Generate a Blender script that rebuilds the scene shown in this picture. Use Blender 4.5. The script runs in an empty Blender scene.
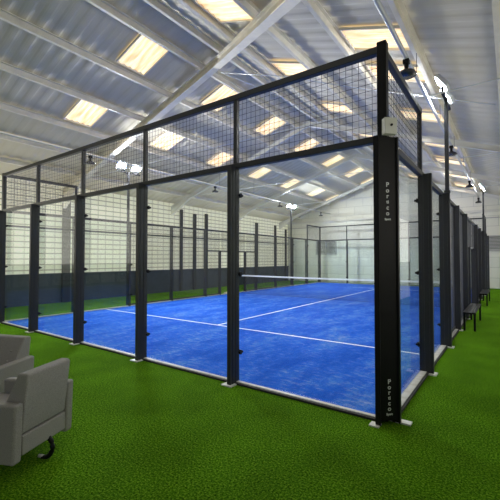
import bpy, bmesh, math, random
from mathutils import Vector, Matrix
random.seed(4)
C = bpy.context.scene.collection
PI = math.pi
# ---------------------------------------------------------------- camera
cam_d = bpy.data.cameras.new('camera'); cam = bpy.data.objects.new('camera', cam_d); C.objects.link(cam)
cam_d.sensor_fit = 'HORIZONTAL'; cam_d.sensor_width = 36; cam_d.lens = 359.37 / 500 * 36
cam_d.clip_start = 0.05; cam_d.clip_end = 200
cam.location = (1.0989, -3.9574, 1.7161)
yaw, pitch = -0.62623, 0.023947
cam.rotation_euler = (PI / 2 + pitch, 0, -yaw)
bpy.context.scene.camera = cam
# ---------------------------------------------------------------- world and exposure
w = bpy.data.worlds.new('world'); bpy.context.scene.world = w; w.use_nodes = True
w.node_tree.nodes['Background'].inputs[0].default_value = (0.97, 0.98, 1.0, 1)
w.node_tree.nodes['Background'].inputs[1].default_value = 0.32
vs = bpy.context.scene.view_settings
vs.view_transform = 'Standard'; vs.look = 'None'; vs.gamma = 1; vs.exposure = 0.0
FLOOD = 1200.0      # emission of the floodlight lenses
SKYL = 1.15        # emission of the translucent roof lights
def area(name, loc, rot, sx, sy, power, col):
    l = bpy.data.lights.new(name, 'AREA'); l.shape = 'RECTANGLE'; l.size = sx; l.size_y = sy
    l.energy = power; l.color = col
    o = bpy.data.objects.new(name, l); C.objects.link(o); o.location = loc; o.rotation_euler = rot
    return o
SL = 0.34; RX, RZ = -5.28, 7.31        # roof slope, ridge
def roofz(x): return RZ - SL * abs(x - RX)
aroof = math.atan(SL)
XL, XR, YN, YF = -13.2, 2.64, -9.0, 21.0
EAVE = roofz(XL)
# fill lamps added under the roof to stand for daylight from the roof lights
for (x, s) in ((-8.0, -1), (-2.4, 1)):
    area('roof_fill', (x, 9, roofz(x) - 0.5), (0, s * aroof * 0.5, 0), 3.0, 22, 300, (1.0, 0.93, 0.82))
# added fill lamps: left one for daylight through the sheeting, right one before solid wall
area('side_fill', (XL + .35, 6.5, 3.0), (0, -PI / 2 - .35, 0), 3.2, 27, 360, (1.0, 0.95, 0.84))
area('side_fill', (XR - .15, 6.5, 3.0), (0, PI / 2 + .35, 0), 3.0, 27, 260, (1.0, 0.95, 0.84))

# ---------------------------------------------------------------- materials
def mat(name, col, rough=0.6, metal=0.0, spec=0.5, noise=None, bump=None, emit=None, estr=0):
    m = bpy.data.materials.new(name); m.use_nodes = True
    nt = m.node_tree; b = nt.nodes['Principled BSDF']
    b.inputs['Base Color'].default_value = (*col, 1); b.inputs['Roughness'].default_value = rough
    b.inputs['Metallic'].default_value = metal; b.inputs['Specular IOR Level'].default_value = spec
    tc = nt.nodes.new('ShaderNodeTexCoord')
    if noise:
        sc, c2, lo, hi = noise
        n = nt.nodes.new('ShaderNodeTexNoise'); n.inputs['Scale'].default_value = sc; n.inputs['Detail'].default_value = 6
        nt.links.new(tc.outputs['Object'], n.inputs['Vector'])
        r = nt.nodes.new('ShaderNodeMapRange'); r.inputs[1].default_value = lo; r.inputs[2].default_value = hi
        nt.links.new(n.outputs['Fac'], r.inputs[0])
        x = nt.nodes.new('ShaderNodeMix'); x.data_type = 'RGBA'
        x.inputs[6].default_value = (*col, 1); x.inputs[7].default_value = (*c2, 1)
        nt.links.new(r.outputs[0], x.inputs[0]); nt.links.new(x.outputs[2], b.inputs['Base Color'])
    if bump:
        sc, st, dist = bump
        n = nt.nodes.new('ShaderNodeTexNoise'); n.inputs['Scale'].default_value = sc; n.inputs['Detail'].default_value = 4
        nt.links.new(tc.outputs['Object'], n.inputs['Vector'])
        bp = nt.nodes.new('ShaderNodeBump'); bp.inputs['Strength'].default_value = st; bp.inputs['Distance'].default_value = dist
        nt.links.new(n.outputs['Fac'], bp.inputs['Height']); nt.links.new(bp.outputs[0], b.inputs['Normal'])
    if emit:
        b.inputs['Emission Color'].default_value = (*emit, 1); b.inputs['Emission Strength'].default_value = estr
    return m
def N(nt, t, **k):
    n = nt.nodes.new(t)
    for a, v in k.items(): setattr(n, a, v)
    return n
def ramp(nt, stops):
    r = nt.nodes.new('ShaderNodeValToRGB'); e = r.color_ramp.elements
    e[0].position, e[0].color = stops[0][0], (*stops[0][1], 1)
    e[1].position, e[1].color = stops[-1][0], (*stops[-1][1], 1)
    for p_, c_ in stops[1:-1]:
        q = e.new(p_); q.color = (*c_, 1)
    return r
M = {}
M['steel'] = mat('anthracite_steel', (0.030, 0.031, 0.035), 0.4, 0.0, 0.3)
M['black'] = mat('black_metal', (0.004, 0.004, 0.005), 0.45, 0, 0.2)
M['wire'] = mat('dark_wire', (0.035, 0.037, 0.042), 0.5)
M['galv'] = mat('galvanised_plate', (0.62, 0.62, 0.60), 0.45, 0.2)
M['kerb'] = mat('kerb_metal', (0.50, 0.50, 0.49), 0.45, 0.0, 0.5, noise=(9, (0.38, 0.36, 0.33), 0.45, 0.7))
M['kerbd'] = mat('kerb_dark', (0.012, 0.012, 0.012), 0.7)
M['cream'] = mat('cream_steel', (0.78, 0.73, 0.62), 0.55, noise=(3, (0.66, 0.62, 0.53), 0.4, 0.7))
M['rafter'] = mat('pale_rafter', (0.60, 0.59, 0.55), 0.55)
M['roof'] = mat('roof_sheet', (0.62, 0.57, 0.465), 0.6, 0.0, 0.25, noise=(0.6, (0.56, 0.52, 0.425), 0.4, 0.65))
M['galvtube'] = mat('pale_tube', (0.55, 0.57, 0.60), 0.35, 0.4)
M['white'] = mat('white_paint', (0.85, 0.86, 0.88), 0.5)
M['box'] = mat('grey_box', (0.46, 0.47, 0.42), 0.5)
M['logo'] = mat('logo_white', (0.55, 0.57, 0.58), 0.5)
M['seatfab'] = mat('grey_fabric', (0.30, 0.29, 0.28), 0.95, 0, 0.1, noise=(200, (0.19, 0.185, 0.18), 0.35, 0.65), bump=(320, 0.25, 0.002))
M['band'] = mat('slate_cladding', (0.040, 0.052, 0.068), 0.55)
M['band'] = mat('slate_cladding', (0.050, 0.064, 0.082), 0.55, noise=(2, (0.035, 0.045, 0.058), 0.4, 0.7))
M['vent'] = mat('vent_grey', (0.38, 0.38, 0.37), 0.6)
M['ventd'] = mat('vent_dark', (0.10, 0.10, 0.10), 0.6)
M['sand'] = mat('sand', (0.5, 0.46, 0.38), 0.9, noise=(30, (0.3, 0.28, 0.22), 0.4, 0.7))
M['dial'] = mat('lamp_dome', (0.02, 0.022, 0.03), 0.25)
M['netw'] = mat('net_cord', (0.004, 0.006, 0.02), 0.9, 0, 0.05)
M['lens'] = mat('floodlight_lens', (1, 1, 1), 0.5, emit=(0.93, 0.97, 1.0), estr=FLOOD)
M['lens_right'] = mat('floodlight_lens_right', (1, 1, 1), 0.5, emit=(0.93, 0.97, 1.0), estr=FLOOD * 0.2)
def m_glass():
    m = bpy.data.materials.new('court_glass'); m.use_nodes = True; nt = m.node_tree
    for n in list(nt.nodes): nt.nodes.remove(n)
    o = N(nt, 'ShaderNodeOutputMaterial'); t = N(nt, 'ShaderNodeBsdfTransparent'); g = N(nt, 'ShaderNodeBsdfGlossy')
    t.inputs[0].default_value = (0.955, 0.985, 0.975, 1); g.inputs['Roughness'].default_value = 0.02
    f = N(nt, 'ShaderNodeLayerWeight'); f.inputs[0].default_value = 0.5
    pw = N(nt, 'ShaderNodeMath', operation='POWER'); pw.inputs[1].default_value = 4.0; nt.links.new(f.outputs['Facing'], pw.inputs[0])
    ma = N(nt, 'ShaderNodeMath', operation='MULTIPLY_ADD'); ma.inputs[1].default_value = 0.5; ma.inputs[2].default_value = 0.03
    nt.links.new(pw.outputs[0], ma.inputs[0])
    mx = N(nt, 'ShaderNodeMixShader'); nt.links.new(ma.outputs[0], mx.inputs[0])
    nt.links.new(t.outputs[0], mx.inputs[1]); nt.links.new(g.outputs[0], mx.inputs[2]); nt.links.new(mx.outputs[0], o.inputs[0])
    return m
M['glass'] = m_glass()
def m_turf():
    m = bpy.data.materials.new('artificial_turf'); m.use_nodes = True; nt = m.node_tree; b = nt.nodes['Principled BSDF']
    b.inputs['Roughness'].default_value = 0.9; b.inputs['Specular IOR Level'].default_value = 0.02
    tc = N(nt, 'ShaderNodeTexCoord')
    n1 = N(nt, 'ShaderNodeTexNoise'); n1.inputs['Scale'].default_value = 60; n1.inputs['Detail'].default_value = 8; n1.inputs['Roughness'].default_value = .75
    n2 = N(nt, 'ShaderNodeTexNoise'); n2.inputs['Scale'].default_value = 1.3; n2.inputs['Detail'].default_value = 4
    nt.links.new(tc.outputs['Object'], n1.inputs[0]); nt.links.new(tc.outputs['Object'], n2.inputs[0])
    r1 = ramp(nt, [(0.38, (0.008, 0.042, 0.001)), (0.50, (0.066, 0.198, 0.003)), (0.62, (0.24, 0.43, 0.024))])
    nt.links.new(n1.outputs['Fac'], r1.inputs[0])
    r2 = N(nt, 'ShaderNodeMapRange'); r2.inputs[1].default_value = .35; r2.inputs[2].default_value = .65; r2.inputs[3].default_value = .8; r2.inputs[4].default_value = 1.15
    nt.links.new(n2.outputs['Fac'], r2.inputs[0])
    h = N(nt, 'ShaderNodeHueSaturation'); nt.links.new(r1.outputs[0], h.inputs['Color']); nt.links.new(r2.outputs[0], h.inputs['Value'])
    nt.links.new(h.outputs[0], b.inputs['Base Color'])
    bp = N(nt, 'ShaderNodeBump'); bp.inputs['Strength'].default_value = 1.0; bp.inputs['Distance'].default_value = 0.035
    nt.links.new(n1.outputs['Fac'], bp.inputs['Height']); nt.links.new(bp.outputs[0], b.inputs['Normal'])
    return m
M['turf'] = m_turf()
def m_court():
    m = bpy.data.materials.new('blue_court'); m.use_nodes = True; nt = m.node_tree; b = nt.nodes['Principled BSDF']
    b.inputs['Roughness'].default_value = 0.9; b.inputs['Specular IOR Level'].default_value = 0.05
    tc = N(nt, 'ShaderNodeTexCoord'); mp = N(nt, 'ShaderNodeMapping'); mp.inputs['Scale'].default_value = (1.6, 0.7, 1)
    nt.links.new(tc.outputs['Object'], mp.inputs[0])
    n1 = N(nt, 'ShaderNodeTexNoise'); n1.inputs['Scale'].default_value = 0.75; n1.inputs['Detail'].default_value = 9; n1.inputs['Roughness'].default_value = .78
    n2 = N(nt, 'ShaderNodeTexNoise'); n2.inputs['Scale'].default_value = 60; n2.inputs['Detail'].default_value = 4
    nt.links.new(mp.outputs[0], n1.inputs[0]); nt.links.new(tc.outputs['Object'], n2.inputs[0])
    r1 = ramp(nt, [(0.38, (0.005, 0.070, 0.47)), (0.50, (0.010, 0.100, 0.58)), (0.60, (0.035, 0.15, 0.60)), (0.74, (0.20, 0.28, 0.60))])
    nt.links.new(n1.outputs['Fac'], r1.inputs[0])
    # sand grains gathered in patches
    n3 = N(nt, 'ShaderNodeTexNoise'); n3.inputs['Scale'].default_value = 9; n3.inputs['Detail'].default_value = 8; n3.inputs['Roughness'].default_value = .8
    mp3 = N(nt, 'ShaderNodeMapping'); mp3.inputs['Scale'].default_value = (0.6, 1.6, 1); mp3.inputs['Rotation'].default_value = (0, 0, .6)
    nt.links.new(tc.outputs['Object'], mp3.inputs[0]); nt.links.new(mp3.outputs[0], n3.inputs[0])
    mr = N(nt, 'ShaderNodeMapRange'); mr.inputs[1].default_value = .50; mr.inputs[2].default_value = .72; mr.inputs[4].default_value = .75
    nt.links.new(n3.outputs['Fac'], mr.inputs[0])
    mr2 = N(nt, 'ShaderNodeMapRange'); mr2.inputs[1].default_value = .40; mr2.inputs[2].default_value = .62
    nt.links.new(n1.outputs['Fac'], mr2.inputs[0])
    mm = N(nt, 'ShaderNodeMath', operation='MULTIPLY'); nt.links.new(mr.outputs[0], mm.inputs[0]); nt.links.new(mr2.outputs[0], mm.inputs[1])
    ms = N(nt, 'ShaderNodeMix', data_type='RGBA'); nt.links.new(mm.outputs[0], ms.inputs[0]); nt.links.new(r1.outputs[0], ms.inputs[6]); ms.inputs[7].default_value = (0.46, 0.46, 0.56, 1)
    mx = N(nt, 'ShaderNodeMix', data_type='RGBA', blend_type='MULTIPLY'); mx.inputs[0].default_value = 0.5
    r2 = ramp(nt, [(0.3, (0.6, 0.6, 0.6)), (0.7, (1.25, 1.25, 1.25))]); nt.links.new(n2.outputs['Fac'], r2.inputs[0])
    nt.links.new(ms.outputs[2], mx.inputs[6]); nt.links.new(r2.outputs[0], mx.inputs[7]); nt.links.new(mx.outputs[2], b.inputs['Base Color'])
    return m
M['court'] = m_court()
def m_sheeting():     # cream translucent side sheeting with fine ribs and lap lines
    m = bpy.data.materials.new('cream_sheeting'); m.use_nodes = True; nt = m.node_tree; b = nt.nodes['Principled BSDF']
    b.inputs['Roughness'].default_value = 0.6
    tc = N(nt, 'ShaderNodeTexCoord'); sp = N(nt, 'ShaderNodeSeparateXYZ'); nt.links.new(tc.outputs['Object'], sp.inputs[0])
    def lines(out, per, frac):
        d = N(nt, 'ShaderNodeMath', operation='DIVIDE'); d.inputs[1].default_value = per; nt.links.new(out, d.inputs[0])
        f = N(nt, 'ShaderNodeMath', operation='FRACT'); nt.links.new(d.outputs[0], f.inputs[0])
        l = N(nt, 'ShaderNodeMath', operation='LESS_THAN'); l.inputs[1].default_value = frac; nt.links.new(f.outputs[0], l.inputs[0])
        return l.outputs[0]
    a = lines(sp.outputs['Z'], 0.21, 0.2); c = lines(sp.outputs['Y'], 0.36, 0.13)
    mxx = N(nt, 'ShaderNodeMath', operation='MAXIMUM')
    s2 = N(nt, 'ShaderNodeMath', operation='MULTIPLY'); s2.inputs[1].default_value = .6; nt.links.new(c, s2.inputs[0])
    nt.links.new(a, mxx.inputs[0]); nt.links.new(s2.outputs[0], mxx.inputs[1])
    mx = N(nt, 'ShaderNodeMix', data_type='RGBA'); nt.links.new(mxx.outputs[0], mx.inputs[0])
    mx.inputs[6].default_value = (0.74, 0.71, 0.56, 1); mx.inputs[7].default_value = (0.36, 0.34, 0.25, 1)
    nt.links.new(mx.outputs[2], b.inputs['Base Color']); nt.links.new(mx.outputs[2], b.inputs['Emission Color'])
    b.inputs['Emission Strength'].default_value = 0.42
    return m
M['sheeting'] = m_sheeting()
def m_block():
    m = bpy.data.materials.new('white_blockwork'); m.use_nodes = True; nt = m.node_tree; b = nt.nodes['Principled BSDF']
    b.inputs['Roughness'].default_value = 0.7
    tc = N(nt, 'ShaderNodeTexCoord'); mp = N(nt, 'ShaderNodeMapping'); mp.inputs['Rotation'].default_value = (-PI / 2, 0, 0)
    nt.links.new(tc.outputs['Object'], mp.inputs[0])
    br = N(nt, 'ShaderNodeTexBrick'); nt.links.new(mp.outputs[0], br.inputs[0])
    br.inputs['Color1'].default_value = (0.70, 0.69, 0.62, 1); br.inputs['Color2'].default_value = (0.65, 0.645, 0.58, 1)
    br.inputs['Mortar'].default_value = (0.46, 0.46, 0.42, 1); br.inputs['Scale'].default_value = 1
    br.inputs['Brick Width'].default_value = 1.2; br.inputs['Row Height'].default_value = .6; br.inputs['Mortar Size'].default_value = .012
    nt.links.new(br.outputs[0], b.inputs['Base Color'])
    return m
M['block'] = m_block()
def m_skyl():
    m = bpy.data.materials.new('translucent_roof_light'); m.use_nodes = True; nt = m.node_tree; b = nt.nodes['Principled BSDF']
    b.inputs['Roughness'].default_value = .5; b.inputs['Base Color'].default_value = (.5, .42, .3, 1)
    tc = N(nt, 'ShaderNodeTexCoord'); mp = N(nt, 'ShaderNodeMapping'); mp.inputs['Scale'].default_value = (0.9, 7, 1)
    nt.links.new(tc.outputs['Object'], mp.inputs[0])
    n = N(nt, 'ShaderNodeTexNoise'); n.inputs['Scale'].default_value = 1.6; n.inputs['Detail'].default_value = 5
    nt.links.new(mp.outputs[0], n.inputs[0])
    r = ramp(nt, [(0.34, (0.78, 0.45, 0.20)), (0.48, (0.96, 0.74, 0.42)), (0.64, (1.0, 0.90, 0.68))]); nt.links.new(n.outputs['Fac'], r.inputs[0])
    nt.links.new(r.outputs[0], b.inputs['Emission Color']); b.inputs['Emission Strength'].default_value = SKYL
    return m
M['skyl'] = m_skyl()

# ---------------------------------------------------------------- mesh helpers
class MB:
    def __init__(s): s.bm = bmesh.new()
    def box(s, x0, x1, y0, y1, z0, z1, mtx=None):
        vs_ = [s.bm.verts.new((mtx @ Vector(v)) if mtx else v) for v in
               [(x0,y0,z0),(x1,y0,z0),(x1,y1,z0),(x0,y1,z0),(x0,y0,z1),(x1,y0,z1),(x1,y1,z1),(x0,y1,z1)]]
        for f in ((3,2,1,0),(4,5,6,7),(0,1,5,4),(1,2,6,5),(2,3,7,6),(3,0,4,7)): s.bm.faces.new([vs_[i] for i in f])
        return s
    def beam(s, a, b, w_, h_, up=(0, 0, 1)):       # rectangular bar between two points
        a, b = Vector(a), Vector(b); d = (b - a).normalized(); u = Vector(up)
        sd = d.cross(u).normalized(); u = sd.cross(d)
        vs_ = [s.bm.verts.new(p_ + sd * (w_ / 2 * i) + u * (h_ / 2 * j)) for p_ in (a, b) for i, j in ((-1,-1),(1,-1),(1,1),(-1,1))]
        for f in ((3,2,1,0),(4,5,6,7),(0,1,5,4),(1,2,6,5),(2,3,7,6),(3,0,4,7)): s.bm.faces.new([vs_[i] for i in f])
        return s
    def wire(s, a, b, r):                          # slim three-sided wire
        a, b = Vector(a), Vector(b); d = (b - a).normalized()
        u = Vector((0, 0, 1)) if abs(d.z) < .9 else Vector((1, 0, 0))
        sd = d.cross(u).normalized(); u = sd.cross(d)
        R_ = [[s.bm.verts.new(p_ + sd * r * math.cos(t) + u * r * math.sin(t)) for t in (0, 2 * PI / 3, 4 * PI / 3)] for p_ in (a, b)]
        for i in range(3): s.bm.faces.new([R_[0][i], R_[0][(i + 1) % 3], R_[1][(i + 1) % 3], R_[1][i]])
        return s
    def tube(s, pts, r, n=12, cap=True):
        pts = [Vector(q) for q in pts]; rings = []
        for i, q in enumerate(pts):
            d = (pts[min(i + 1, len(pts) - 1)] - pts[max(i - 1, 0)]).normalized()
            u = Vector((0, 0, 1)) if abs(d.z) < .95 else Vector((0, 1, 0))
            sd = d.cross(u).normalized(); u = sd.cross(d)
            rr = r[i] if isinstance(r, (list, tuple)) else r
            rings.append([s.bm.verts.new(q + sd * rr * math.cos(2 * PI * k / n) + u * rr * math.sin(2 * PI * k / n)) for k in range(n)])
        for a, b in zip(rings, rings[1:]):
            for k in range(n): s.bm.faces.new([a[k], a[(k + 1) % n], b[(k + 1) % n], b[k]])
        if cap: s.bm.faces.new(rings[0][::-1]); s.bm.faces.new(rings[-1])
        return s
    def prism(s, prof, axis, a, b):                # polygon extruded; axis 'x': prof=(y,z); 'y': prof=(x,z); 'z': prof=(x,y)
        def P(u, v, t): return {'x': (t, u, v), 'y': (u, t, v), 'z': (u, v, t)}[axis]
        A = [s.bm.verts.new(P(u, v, a)) for u, v in prof]; B = [s.bm.verts.new(P(u, v, b)) for u, v in prof]
        s.bm.faces.new(A); s.bm.faces.new(B[::-1])
        for i in range(len(prof)):
            j = (i + 1) % len(prof); s.bm.faces.new([A[j], A[i], B[i], B[j]])
        return s
    def build(s, name, m, parent=None, bevel=0, smooth=False, seg=2):
        bmesh.ops.recalc_face_normals(s.bm, faces=s.bm.faces[:])
        me = bpy.data.meshes.new(name); s.bm.to_mesh(me); s.bm.free()
        o = bpy.data.objects.new(name, me); C.objects.link(o); me.materials.append(M[m] if isinstance(m, str) else m)
        if parent: o.parent = parent
        if smooth:
            for q in me.polygons: q.use_smooth = True
        if bevel:
            b = o.modifiers.new('bevel', 'BEVEL'); b.width = bevel; b.segments = seg; b.limit_method = 'ANGLE'
            b.harden_normals = True
            for q in me.polygons: q.use_smooth = True
        return o
def thing(name, label, cat, loc=(0, 0, 0), rz=0, group=None):
    o = bpy.data.objects.new(name, None); C.objects.link(o); o.empty_display_size = .2
    o.location = loc; o.rotation_euler = (0, 0, rz); o['label'] = label; o['category'] = cat
    if group: o['group'] = group
    return o
def tag(o, label, cat, group=None, kind=None):
    o['label'] = label; o['category'] = cat
    if group: o['group'] = group
    if kind: o['kind'] = kind
    return o
def struct(o): o['kind'] = 'structure'; return o
trim_n = [0]
def trim(mb, m, **k):
    trim_n[0] += 1
    return struct(mb.build('trim_%d' % trim_n[0], m, **k))
def copy_tree(root, loc, rz, label):
    r = root.copy(); C.objects.link(r); r.location = loc; r.rotation_euler = (0, 0, rz); r['label'] = label
    for ch in list(root.children):
        c = ch.copy(); C.objects.link(c); c.parent = r
        for g in ch.children:
            d = g.copy(); C.objects.link(d); d.parent = c
    return r

# ================================================================ SETTING
struct(MB().box(-14.5, 5, YN, 22, -0.2, 0).build('floor', 'turf'))
# left wall: dark cladding below, cream sheeting above
struct(MB().box(XL - .15, XL, YN, YF, 0, 1.13).build('wall_left', 'band'))
struct(MB().box(XL - .13, XL - .02, YN, YF, 1.13, EAVE).build('wall_left_sheeting', 'sheeting'))
trim(MB().box(XL - .02, XL + .05, YN, YF, 1.08, 1.15), 'band')
trim(MB().box(XL - .02, XL + .04, YN, YF, 2.84, 2.90), 'wire')
# far gable wall
g = MB(); g.prism([(XL - .15, 0), (XR + .15, 0), (XR + .15, EAVE - .05), (RX, RZ - .02), (XL - .15, EAVE - .05)], 'y', YF, YF + .2)
struct(g.build('wall_far', 'block'))
trim(MB().box(XL, XR, YF - .10, YF - .005, 4.42, 4.56), 'rafter')
trim(MB().box(XL, XR, YF - .06, YF - .005, 4.05, 4.11), 'vent')
# right wall
struct(MB().box(XR, XR + .15, YN, YF, 0, EAVE).build('wall_right', 'block'))
# roof: corrugated sheet on both slopes
def sheet(x0, x1, y0, y1, off, amp, per, step, nm, m):
    mb = MB(); bm = mb.bm; ny = max(2, int((y1 - y0) / step)); prev = None
    for i in range(ny + 1):
        y = y0 + (y1 - y0) * i / ny; dz = amp * math.sin(2 * PI * y / per)
        dz = max(-amp * .6, min(amp * .6, dz)) / .6
        row = [bm.verts.new((x, y, roofz(x) + off + dz)) for x in (x0, x1)]
        if prev: bm.faces.new([prev[0], prev[1], row[1], row[0]])
        prev = row
    o = mb.build(nm, m, smooth=False)
    so = o.modifiers.new('thickness', 'SOLIDIFY'); so.thickness = .006
    return o
struct(sheet(XL - .3, RX, YN, YF + .2, .05, .012, .34, .0425, 'ceiling', 'roof'))
struct(sheet(RX, XR + .3, YN, YF + .2, .05, .012, .34, .0425, 'ceiling_right', 'roof'))
# purlins
def purlin(x):
    z = roofz(x); s = 1 if x < RX else -1
    mb = MB()
    mb.beam((x, YN, z - .085), (x, YF, z - .085), .02, .14)
    mb.beam((x + .03, YN, z - .02), (x + .03, YF, z - .02), .08, .012)
    mb.beam((x - .03, YN, z - .155), (x - .03, YF, z - .155), .07, .015)
    trim(mb, 'cream')
for x in (-5.78, -7.08, -8.36, -9.66, -10.9, -12.1, -4.85, -3.97, -2.75, -1.5, -0.22, 1.02, 2.2): purlin(x)
# portal rafters (haunched) with columns
def rafter(y, full=True, depth=.18):
    d = .19 + depth / 2
    L = MB(); w_ = .13
    def ib(mb, a, b, dp):
        mb.beam(a, b, .012, dp)
        for sgn in (1, -1):
            o_ = Vector((0, 0, sgn * dp / 2)); mb.beam(Vector(a) + o_, Vector(b) + o_, w_, .015)
    ib(L, (XL, y, roofz(XL) - d), (RX, y, RZ - d), depth)
    L.prism([(XL + .02, roofz(XL) - d - .40), (XL + .02, roofz(XL) - d), (XL + 1.4, roofz(XL + 1.4) - d - .08)], 'y', y - .05, y + .05)
    if full: ib(L, (RX, y, RZ - d), (XR, y, roofz(XR) - d), depth)
    trim(L, 'rafter')
rafter(8.8); rafter(14.1); rafter(19.6)
# near frame: left rafter and the member that runs on past the ridge to the near eave
nr = MB()
a0, a1 = Vector((XL, 3.2, roofz(XL) - .33)), Vector((RX, 3.3, RZ - .33))
a3 = Vector((XR, -2.09, roofz(XR) - .33))
for p_, q in ((a0, a1), (a1, a3)):
    nr.beam(p_, q, .03, .20)
    for sgn in (1, -1):
        o_ = Vector((0, 0, sgn * .10)); nr.beam(p_ + o_, q + o_, .20, .02)
nr.prism([(XL + .02, EAVE - 1.0), (XL + .02, EAVE - .33), (XL + 1.6, roofz(XL + 1.6) - .40)], 'y', 3.15, 3.25)
trim(nr, 'cream')
# tie rods between the eaves
for y, z in ((3.2, 4.68), (8.6, 4.78), (14.1, 4.78)):
    trim(MB().tube([(XL, y, z), (XR, y, z)], .012, 8), 'galvtube', smooth=True)
# roof bracing rods
trim(MB().tube([(-5.3, 3.5, 6.85), (-3.6, 3.9, 6.40), (-1.5, 4.4, 5.65), (.9, 5.0, 4.9)], .014, 8), 'galvtube', smooth=True)
trim(MB().tube([(-5.3, 3.5, 6.85), (-4.6, 5.2, 6.70), (-3.9, 8.6, 6.5)], .014, 8), 'galvtube', smooth=True)
# slate columns against the left wall
for y, wd, top in ((3.3, .30, 4.3), (6.7, .18, 4.25), (9.45, .16, 4.35), (10.45, .2, 4.2), (11.4, .2, 4.3), (16.5, .26, 4.2), (18.95, .2, 4.2), (20.5, .16, 4.0)):
    mb = MB(); mb.box(XL + .02, XL + .12, y - wd / 2, y + wd / 2, 0, top)
    trim(mb, 'steel' if y != 6.7 else 'band', bevel=.01)
# far wall vents / windows
for i, (xa, xb, za, zb) in enumerate(((-10.75, -9.15, 2.0, 3.05), (-.05, 1.6, 2.15, 3.05))):
    f = MB()
    f.box(xa, xb, YF - .08, YF - .005, za, za + .07).box(xa, xb, YF - .08, YF - .005, zb - .07, zb)
    xm = (xa + xb) / 2
    for u in (xa, xm - .05, xb - .07): f.box(u, u + .07, YF - .08, YF - .005, za + .07, zb - .07)
    fo = struct(f.build('window_%d' % (i + 1), 'vent'))
    s_ = MB()
    for h in range(9):
        z = za + .10 + h * (zb - za - .2) / 8.6
        s_.beam((xa + .07, YF - .035, z), (xb - .07, YF - .035, z), .035, .05)
    s_.build('louvre', M['vent'], fo)
    MB().box(xa + .07, xb - .07, YF - .02, YF - .006, za + .07, zb - .07).build('backing', 'ventd', fo)

# ================================================================ ROOF LIGHTS
rows = {
 'upper row of the left slope': (-6.93, -5.87, [1.35, 4.38, 7.36, 10.45, 13.5, 16.7, 19.6], .84),
 'lower row of the left slope': (-9.5, -8.43, [1.32, 4.4, 7.4, 10.45, 13.55, 16.9, 19.7], .84),
 'upper row of the right slope': (-3.86, -2.84, [1.00, 3.78, 6.74, 9.8, 12.6, 15.8, 18.9], .82),
 'lower row of the right slope': (-1.40, -.33, [2.32, 3.82, 6.75, 9.8, 12.65, 15.8, 18.9], .80)}
ords = ['nearest', 'second nearest', 'third nearest', 'fourth nearest', 'fifth nearest', 'second farthest', 'farthest']
for rn, (x0, x1, ys, ln) in rows.items():
    for k, y in enumerate(ys):
        t = thing('skylight', 'warm glowing roof light in the %s, %s' % (rn, ords[k]), 'skylight', ((x0 + x1) / 2, y + ln / 2, roofz((x0 + x1) / 2)), 0, 'roof lights')
        c0 = Vector(t.location)
        mb = MB(); prev = None; ny = 40
        for i in range(ny + 1):
            yy = y + ln * i / ny; dz = .015 * math.sin(2 * PI * yy / .17)
            row = [mb.bm.verts.new(Vector((x, yy, roofz(x) - .015 + dz)) - c0) for x in (x0 + .02, x1 - .02)]
            if prev: mb.bm.faces.new([prev[0], prev[1], row[1], row[0]])
            prev = row
        mb.build('panel', 'skyl', t)
        fr = MB()
        for yy in (y, y + ln): fr.beam(Vector((x0, yy, roofz(x0) - .03)) - c0, Vector((x1, yy, roofz(x1) - .03)) - c0, .025, .05)
        for xx in (x0, x1): fr.beam(Vector((xx, y, roofz(xx) - .03)) - c0, Vector((xx, y + ln, roofz(xx) - .03)) - c0, .025, .05)
        fr.build('frame', 'cream', t)

# ================================================================ LAMP RAILS with dome lamps
def rail(x, z, y0, y1, label):
    t = thing('lamp_rail', label, 'rail', (x, y0, z), 0)
    MB().tube([(0, 0, 0), (0, y1 - y0, 0)], .033, 12).build('tube', 'galvtube', t, smooth=True)
    y = 3.0
    while y < y1:
        MB().wire((0, y - y0, .03), (0, y - y0, roofz(x) - z - .1), .006).build('hanger', 'wire', t); y += 2.7
rail(-.22, 4.98, -2.5, 20.8, 'long pale tube hanging under the right roof slope, carrying black lamps')
rail(-9.55, 4.98, -2.5, 20.8, 'long pale tube hanging under the left roof slope, carrying black lamps')
def dome(label, loc):
    t = thing('dome_lamp', label, 'lamp', loc, 0, 'black dome lamps on the roof rails')
    MB().tube([(0, 0, .02), (0, 0, -.10), (0, 0, -.13)], [.035, .035, .07], 14).build('neck', 'black', t, smooth=True)
    MB().tube([(0, 0, -.12), (0, 0, -.15), (0, 0, -.20), (0, 0, -.215)], [.05, .12, .155, .15], 24).build('shade', 'dial', t, smooth=True)
    MB().box(-.05, .05, -.05, .05, -.02, .05).build('clamp', 'black', t, bevel=.01)
    return t
dn = ['nearest', 'second', 'third', 'farthest']
for k, y in enumerate((2.2, 7.7, 13.4, 18.6)): dome('black dome lamp on the right roof rail, %s along it' % dn[k] if k in (1, 2) else 'black dome lamp on the right roof rail, the %s one' % dn[k], (-.22, y, 4.895))
for k, y in enumerate((2.2, 8.1, 13.7, 19.2)): dome('black dome lamp on the left roof rail, %s along it' % dn[k] if k in (1, 2) else 'black dome lamp on the left roof rail, the %s one' % dn[k], (-9.55, y, 4.895))

# ================================================================ COURT
ct = thing('padel_court', 'blue padel court surface with worn sandy patches and white lines', 'court', (-5, 10, 0))
MB().box(-4.978, 4.978, -9.978, 9.978, 0, .012).build('playing_surface', 'court', ct)
for a in ((-5, 5, -6.975, -6.925), (-5, 5, 6.925, 6.975), (-.025, .025, -6.925, 6.925)):
    MB().box(*a, .0122, .0155).build('court_line', 'white', ct)
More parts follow.
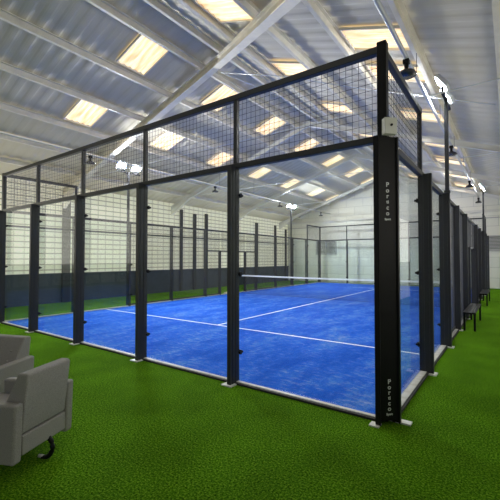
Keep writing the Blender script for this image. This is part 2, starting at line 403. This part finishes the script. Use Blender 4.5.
# base rails round the court
def kerb(label, x0, x1, y0, y1, dark):
    t = thing('base_rail', label, 'rail', ((x0 + x1) / 2, (y0 + y1) / 2, 0), 0, 'base rails round the court')
    cx, cy = t.location[0], t.location[1]
    MB().box(x0 - cx, x1 - cx, y0 - cy, y1 - cy, 0, .03).build('top_strip', 'kerb', t)
    MB().box(dark[0] - cx, dark[1] - cx, dark[2] - cy, dark[3] - cy, 0, .024).build('edge_strip', 'kerbd', t)
kerb('pale metal base rail under the near glass wall of the court', -10, -.02, -.035, .02, (-10, -.02, -.075, -.036))
kerb('pale metal base rail under the far glass wall of the court', -10, 0, 19.98, 20.05, (-10, 0, 20.051, 20.08))
kerb('pale base rail along the right side of the court by the benches', -.02, .07, .02, 19.98, (.071, .10, .02, 19.98))
kerb('pale base rail along the left side of the court', -10.10, -9.98, .02, 19.98, (-10.135, -10.101, .02, 19.98))

def meshpanel(x0, x1, z0, z1, root, sp=.075, r=.0032, y=0):
    mb = MB(); n = round((x1 - x0) / sp)
    for i in range(1, n): mb.wire((x0 + (x1 - x0) * i / n, y, z0), (x0 + (x1 - x0) * i / n, y, z1), r)
    n = round((z1 - z0) / sp)
    for i in range(1, n): mb.wire((x0, y - .004, z0 + (z1 - z0) * i / n), (x1, y - .004, z0 + (z1 - z0) * i / n), r)
    return mb.build('wire_mesh', 'wire', root)
def fin_post(x, root, h=3.0, w_=.062, d=.155, plate=True, clamps=True):
    # open C section: web plus inner and outer flange
    mb = MB()
    mb.box(x - w_ / 2, x + w_ / 2, -.045, .028, .01, h)
    mb.box(x - w_ / 2 + .006, x + w_ / 2 - .006, -d + .012, -.045, .01, h)
    mb.box(x - w_ / 2, x + w_ / 2, -d - .008, -d + .012, .01, h)
    for zz in (x - w_ / 2 + .0005, x + w_ / 2 - .0065): mb.box(zz, zz + .006, -.115, -.095, .01, h)
    p_ = mb.build('post', 'steel', root)
    if plate:
        MB().box(x - .10, x + .07, -d - .05, -.02, 0, .014).build('foot_plate', 'galv', p_)
    if clamps:
        for z in (.42, 1.5, 2.6):
            c = MB(); c.box(x - .065, x + .065, .029, .045, z - .03, z + .03); c.box(x - .02, x + .02, .029, .055, z - .018, z + .018)
            c.tube([(x + .05, .007, z), (x + .05, .075, z)], .017, 10); c.tube([(x - .05, .007, z), (x - .05, .075, z)], .017, 10)
            c.build('glass_clamp', 'black', p_)
def end_wall(root, far):
    for x in (2, 4, 6, 8): fin_post(x, root)
    if not far: fin_post(.06, root)
    for i in range(5):
        MB().box(2 * i + .04 + (.05 if i == 0 else 0), 2 * i + 1.96 - (.05 if i == 4 else 0), -.006, .006, .05, 2.97).build('glass_panel', 'glass', root)
        meshpanel(2 * i + .03, 2 * i + 1.97, 3.03, 3.95, root)
        if i: MB().box(2 * i - .03, 2 * i + .03, -.03, .03, 3.03, 3.95).build('mesh_post', 'steel', root)
    MB().box(0, 9.96, -.04, .04, 2.97, 3.045).build('middle_rail', 'steel', root, bevel=.006)
    MB().box(0, 9.96, -.04, .04, 3.94, 4.02).build('top_rail', 'steel', root, bevel=.006)
    if not far:
        MB().box(0, .065, -.035, .035, 3.045, 3.94).build('mesh_post', 'steel', root)
def side_wall(root, right):
    D = .17
    for x in (2, 18): fin_post(x, root)
    for x in (4, 16): fin_post(x, root, clamps=True)
    for x in (6, 8, 12, 14): fin_post(x, root, w_=.05, d=.12, clamps=False)
    for x in (9, 11): fin_post(x, root, h=2.08, w_=.05, d=.10, clamps=False)
    for a, b in ((.1, 1.96), (2.04, 3.96), (16.04, 17.96), (18.04, 19.9)):
        MB().box(a, b, -.006, .006, .05, 2.97).build('glass_panel', 'glass', root)
    for a, b in ((.1, 1.97), (18.03, 19.9)):
        meshpanel(a, b, 3.03, 3.95, root)
    for a, b, z0, z1 in ((4.03, 5.97, .06, 2.97), (6.03, 7.97, .06, 2.97), (8.03, 8.97, .06, 2.97), (9.0, 11.0, 2.1, 2.97), (11.03, 11.97, .06, 2.97),
                         (12.03, 13.97, .06, 2.97), (14.03, 15.97, .06, 2.97)):
        meshpanel(a, b, z0, z1, root, .05)
    MB().box(.04, 19.96, -.04, .035, 2.97, 3.045).build('middle_rail', 'steel', root, bevel=.006)
    MB().box(8.0, 12.0, -.03, .03, 2.05, 2.10).build('gate_rail', 'steel', root)
    for a, b in ((4.03, 9), (11, 15.97)):
        MB().box(a, b, -.02, .02, .05, .09).build('bottom_rail', 'steel', root)
    for a, b in ((.04, 2.03), (17.97, 19.96)):
        MB().box(a, b, -.035, .035, 3.94, 4.02).build('top_rail', 'steel', root, bevel=.006)
    for x in (2, 18): MB().box(x - .03, x + .03, -.03, .03, 3.03, 3.95).build('mesh_post', 'steel', root)
nw = thing('court_wall', 'near glass and mesh end wall of the court, facing the armchairs', 'fence', (-10, 0, 0), 0); end_wall(nw, False)
fw = thing('court_wall', 'far glass and mesh end wall of the court beyond the net', 'fence', (0, 20, 0), PI); end_wall(fw, True)
rw = thing('court_wall', 'dark right side wall of the court with benches along it', 'fence', (0, 0, 0), PI / 2); side_wall(rw, True)
lw = thing('court_wall', 'left side wall of the court in front of the cream sheeting', 'fence', (-10, 20, 0), -PI / 2); side_wall(lw, False)

# corner column nearest the camera, with the maker's name
cc = thing('corner_post', 'black corner column with white vertical lettering, nearest the camera', 'post', (0, 0, 0))
k = MB(); k.box(-.035, .04, -.04, .035, .01, 3.0); k.build('upright', 'black', cc, bevel=.004)
k = MB(); k.box(-.045, -.015, -.165, -.041, .01, 3.0); k.box(-.045, .008, -.18, -.165, .01, 3.0); k.build('side_flange', 'black', cc)
k = MB(); k.box(.041, .142, .012, .045, .01, 3.0); k.box(.142, .157, -.008, .045, .01, 3.0); k.build('side_flange', 'black', cc)
k = MB(); k.beam((-.014, -.14, 1.52), (.130, .004, 1.52), .012, 2.96); k.build('name_panel', 'black', cc)
k = MB(); k.box(-.038, .062, -.062, .038, 3.0, 4.05); k.build('upper_upright', 'black', cc, bevel=.008)
k = MB(); k.box(-.10, .0, -.22, -.12, 0, .014); k.build('foot_plate', 'galv', cc)
k = MB(); k.box(.10, .25, .02, .11, 0, .014); k.build('foot_plate', 'galv', cc)
def text(s_, size, mtx, name, m, parent):
    cu = bpy.data.curves.new('txt', 'FONT'); cu.body = s_; cu.size = size; cu.align_x = 'CENTER'; cu.align_y = 'CENTER'; cu.extrude = .001
    cu.offset = .0012
    to = bpy.data.objects.new('txt', cu); C.objects.link(to)
    bpy.context.view_layer.update()
    me = bpy.data.meshes.new_from_object(to.evaluated_get(bpy.context.evaluated_depsgraph_get()))
    bpy.data.objects.remove(to)
    o = bpy.data.objects.new(name, me); C.objects.link(o); me.materials.clear(); me.materials.append(M[m]); o.parent = parent
    o.matrix_local = mtx
    return o
# panel faces (+x,-y): normal (0.7,-0.7)
Rm = Matrix.Rotation(PI / 4, 4, 'Z') @ Matrix.Rotation(PI / 2, 4, 'X')
pc = Vector((.061, -.066, 0)) + Vector((.7071, -.7071, 0)) * .010
for z0, dz in ((2.49, .060), (.44, .055)):
    for i, ch in enumerate(['P', 'o', 'r', 'ti', 'c', 'o']):
        text(ch, .05 if ch == 'ti' else .066, Matrix.Translation(pc + Vector((0, 0, z0 - i * dz))) @ Rm, 'letter', 'logo', cc)
    text('Sport', .030, Matrix.Translation(pc + Vector((0, 0, z0 - 6.2 * dz + .01))) @ Rm, 'letter', 'logo', cc)
# other corner columns
for lab, (x, y), (sx, sy) in (('grey corner column at the far left end of the near glass wall', (-10, 0), (-1, -1)),
                              ('dark corner column at the far right end of the court', (0, 20), (1, 1)),
                              ('dark corner column at the far left end of the court', (-10, 20), (-1, 1))):
    t = thing('corner_post', lab, 'post', (x, y, 0))
    MB().box(-.04, .04, -.04, .04, .01, 4.03).build('upright', 'steel', t, bevel=.004)
    if sy > 0:
        a = sorted((0, sx * .17)); MB().box(a[0] + (.04 if sx > 0 else 0), a[1] - (.04 if sx < 0 else 0), -.03, .03, .01, 3.0).build('side_flange', 'steel', t)
    MB().box(-.12, .12, -.12, .12, 0, .014).build('foot_plate', 'galv', t)

# junction box on the corner column
jb = thing('junction_box', 'pale grey electrical box fixed on the near corner column', 'box', (.066, -.066, 3.09), PI / 4)
MB().box(-.068, .068, -.085, -.015, -.085, .085).build('case', 'box', jb, bevel=.006)
MB().tube([(0, -.085, .005), (0, -.10, .005)], .012, 12).build('lock', 'black', jb, smooth=True)

# net
nt_ = thing('court_net', 'dark court net with white top tape across the middle of the court', 'net', (-5, 10, 0))
mb = MB(); n = 220
zt = lambda x: .885 + .02 * (abs(x) / 4.8) ** 1
for i in range(n + 1):
    x = -4.8 + 9.6 * i / n; mb.wire((x, 0, .03), (x, 0, zt(x) - .03), .0040)
for j in range(19):
    f = (j + .5) / 19
    mb.wire((-4.8, 0, .03 + f * (zt(4.8) - .05)), (0, 0, .03 + f * (zt(0) - .05)), .0040); mb.wire((0, 0, .03 + f * (zt(0) - .05)), (4.8, 0, .03 + f * (zt(4.8) - .05)), .0040)
mb.build('netting', 'netw', nt_)
mb = MB()
for s in (-1, 1): mb.beam((0, 0, zt(0) - .01), (s * 4.83, 0, zt(4.83) - .01), .022, .065)
mb.build('top_tape', 'white', nt_)
for s in (-1, 1):
    p_ = MB().box(s * 4.87 - .04, s * 4.87 + .04, -.04, .04, .013, .92).build('net_post', 'black', nt_, bevel=.005)
    MB().box(s * 4.87 - .06, s * 4.87 + .06, -.12, .12, .0125, .025).build('foot_plate', 'black', p_)

# floodlight poles
def lightpole(label, x, y, s):
    t = thing('floodlight_pole', label, 'floodlight', (x, y, 0), 0, 'floodlight poles at the court sides')
    # s=+1: pole on the right side, lamps aim to -x
    MB().box(-.035, .035, -.035, .035, 3.05, 4.85).build('pole', 'steel', t, bevel=.006)
    MB().box(-.05, .05, -.06, .06, 3.001, 3.049).build('foot_plate', 'steel', t)
    a = MB(); a.beam((0, -.50, 4.83), (0, .50, 4.83), .05, .05); a.build('cross_arm', 'black', t)
    for q in (-.31, .31):
        R_ = Matrix.Translation((-s * .04, q, 5.04)) @ Matrix.Rotation(-s * math.radians(38), 4, 'Y')
        hb = MB(); hb.box(0, .05, -.18, .18, -.155, .155, R_) if s > 0 else hb.box(-.05, 0, -.18, .18, -.155, .155, R_)
        for f in range(9):
            yy = -.16 + f * .04
            if s > 0: hb.box(.05, .085, yy - .004, yy + .004, -.13, .13, R_)
            else: hb.box(-.085, -.05, yy - .004, yy + .004, -.13, .13, R_)
        h = hb.build('lamp_head', 'galvtube', t)
        l = MB()
        if s > 0: l.box(-.006, -.001, -.155, .155, -.13, .13, R_)
        else: l.box(.001, .006, -.155, .155, -.13, .13, R_)
        l.build('lens', 'lens' if s < 0 else 'lens_right', h)
        b = MB(); b.beam((0, q, 4.85), (0, q, 4.97), .03, .3, up=(0, 1, 0)); b.build('bracket', 'black', h)
lightpole('floodlight pole on the right side wall, near the camera', .12, 4, 1)
lightpole('floodlight pole on the right side wall, far end', .12, 16, 1)
lightpole('floodlight pole on the left side wall, near half of court', -10.12, 4, -1)
lightpole('floodlight pole on the left side wall, far half of court', -10.12, 16, -1)

# benches
def bench(label, loc):
    t = thing('bench', label, 'bench', loc, 0, 'benches beside the right court wall')
    for i in range(3):
        MB().box(-.13 + i * .09, -.05 + i * .09, -1.05, 1.05, .425, .45).build('seat_slat', 'black', t, bevel=.004)
    for y in (-.93, .93):
        for x in (-.11, .10): MB().box(x - .02, x + .025, y - .025, y + .025, 0, .395).build('leg', 'black', t)
        MB().box(-.13, .13, y - .02, y + .02, .395, .425).build('cross_bar', 'black', t)
bench('low black bench by the right court wall, nearer to the camera', (.302, 6.98, 0))
bench('low black bench by the right court wall, farther from the camera', (.302, 12.55, 0))

# sand heap at the left gate
mb = MB(); g_ = 14
vv = [[None] * (g_ + 1) for _ in range(g_ + 1)]
for i in range(g_ + 1):
    for j in range(g_ + 1):
        u, v = i / g_ * 2 - 1, j / g_ * 2 - 1; r = math.hypot(u, v)
        vv[i][j] = mb.bm.verts.new((u * .22, v * .55, max(0, (1 - r)) * .09 * (1 + .3 * math.sin(7 * u + 5 * v)) - (.004 if r >= 1 else 0)))
for i in range(g_):
    for j in range(g_): mb.bm.faces.new([vv[i][j], vv[i + 1][j], vv[i + 1][j + 1], vv[i][j + 1]])
so = mb.build('sand_heap', 'sand', smooth=True); so.location = (-10.45, 10.4, .003)
tag(so, 'small pale heap of sand on the turf at the left gate of the court', 'sand', kind='stuff')

# ================================================================ ARMCHAIRS
def armchair(label, loc, rz):
    # local: faces +x, width along y
    t = thing('armchair', label, 'armchair', loc, rz, 'grey armchairs')
    W = .325
    def soft(mb, name, bev=.025, par=t): return mb.build(name, 'seatfab', par, bevel=bev, seg=4)
    b = MB(); b.prism([(-.325, .33), (-.38, .785), (-.37, .81), (-.285, .81), (-.10, .44), (-.10, .33)], 'y', -W + .085, W - .085)
    bk = soft(b, 'backrest', .018)
    b = MB(); b.box(-.335, .34, -W + .088, W - .088, .17, .325); soft(b, 'base', .012)
    b = MB(); b.box(-.12, .36, -W + .10, W - .10, .33, .45); soft(b, 'seat_cushion', .03)
    for s in (-1, 1):
        a = MB(); y0, y1 = (s * W, s * (W - .085)) if s < 0 else (s * (W - .085), s * W)
        a.prism([(-.335, .13), (-.35, .595), (.36, .565), (.36, .13)], 'y', y0, y1); soft(a, 'armrest', .022)
    for bx, bz in ((-.222, .66), (-.169, .56)):
        for y in (-.13, .13):
            MB().tube([(bx, y, bz), (bx + .018, y, bz + .008)], [.016, .010], 12).build('button', 'seatfab', bk, smooth=True)
    # one curved black leg under the back, two under the front corners
    pts = [(-.24 + .10 * math.cos(u) - .02, -.05, .10 + .10 * math.sin(u)) for u in [PI * .4 + PI * 1.1 * q / 14 for q in range(15)]]
    lg = MB().tube(pts, .020, 12).build('leg', 'black', t, smooth=True)
    MB().tube([(-.27, -.05, .012), (-.225, -.05, .012)], .014, 10).build('foot_tip', 'galv', lg, smooth=True)
    for s in (-1, 1):
        y = s * (W - .13)
        pts = [(.24 - .09 * math.cos(u) + .02, y, .10 + .10 * math.sin(u)) for u in [PI * .5 + PI * q / 12 for q in range(13)]]
        MB().tube(pts, .018, 10).build('leg', 'black', t, smooth=True)
    return t
ANG1 = math.atan2(-.40, -.917)
c1 = armchair('light grey fabric armchair in front, seen from behind', (-2.415, -2.61, 0), ANG1)
armchair_2 = copy_tree(c1, (-3.56, -2.46, 0), math.atan2(-.93, .36), 'light grey buttoned armchair behind the other one, at the left edge')
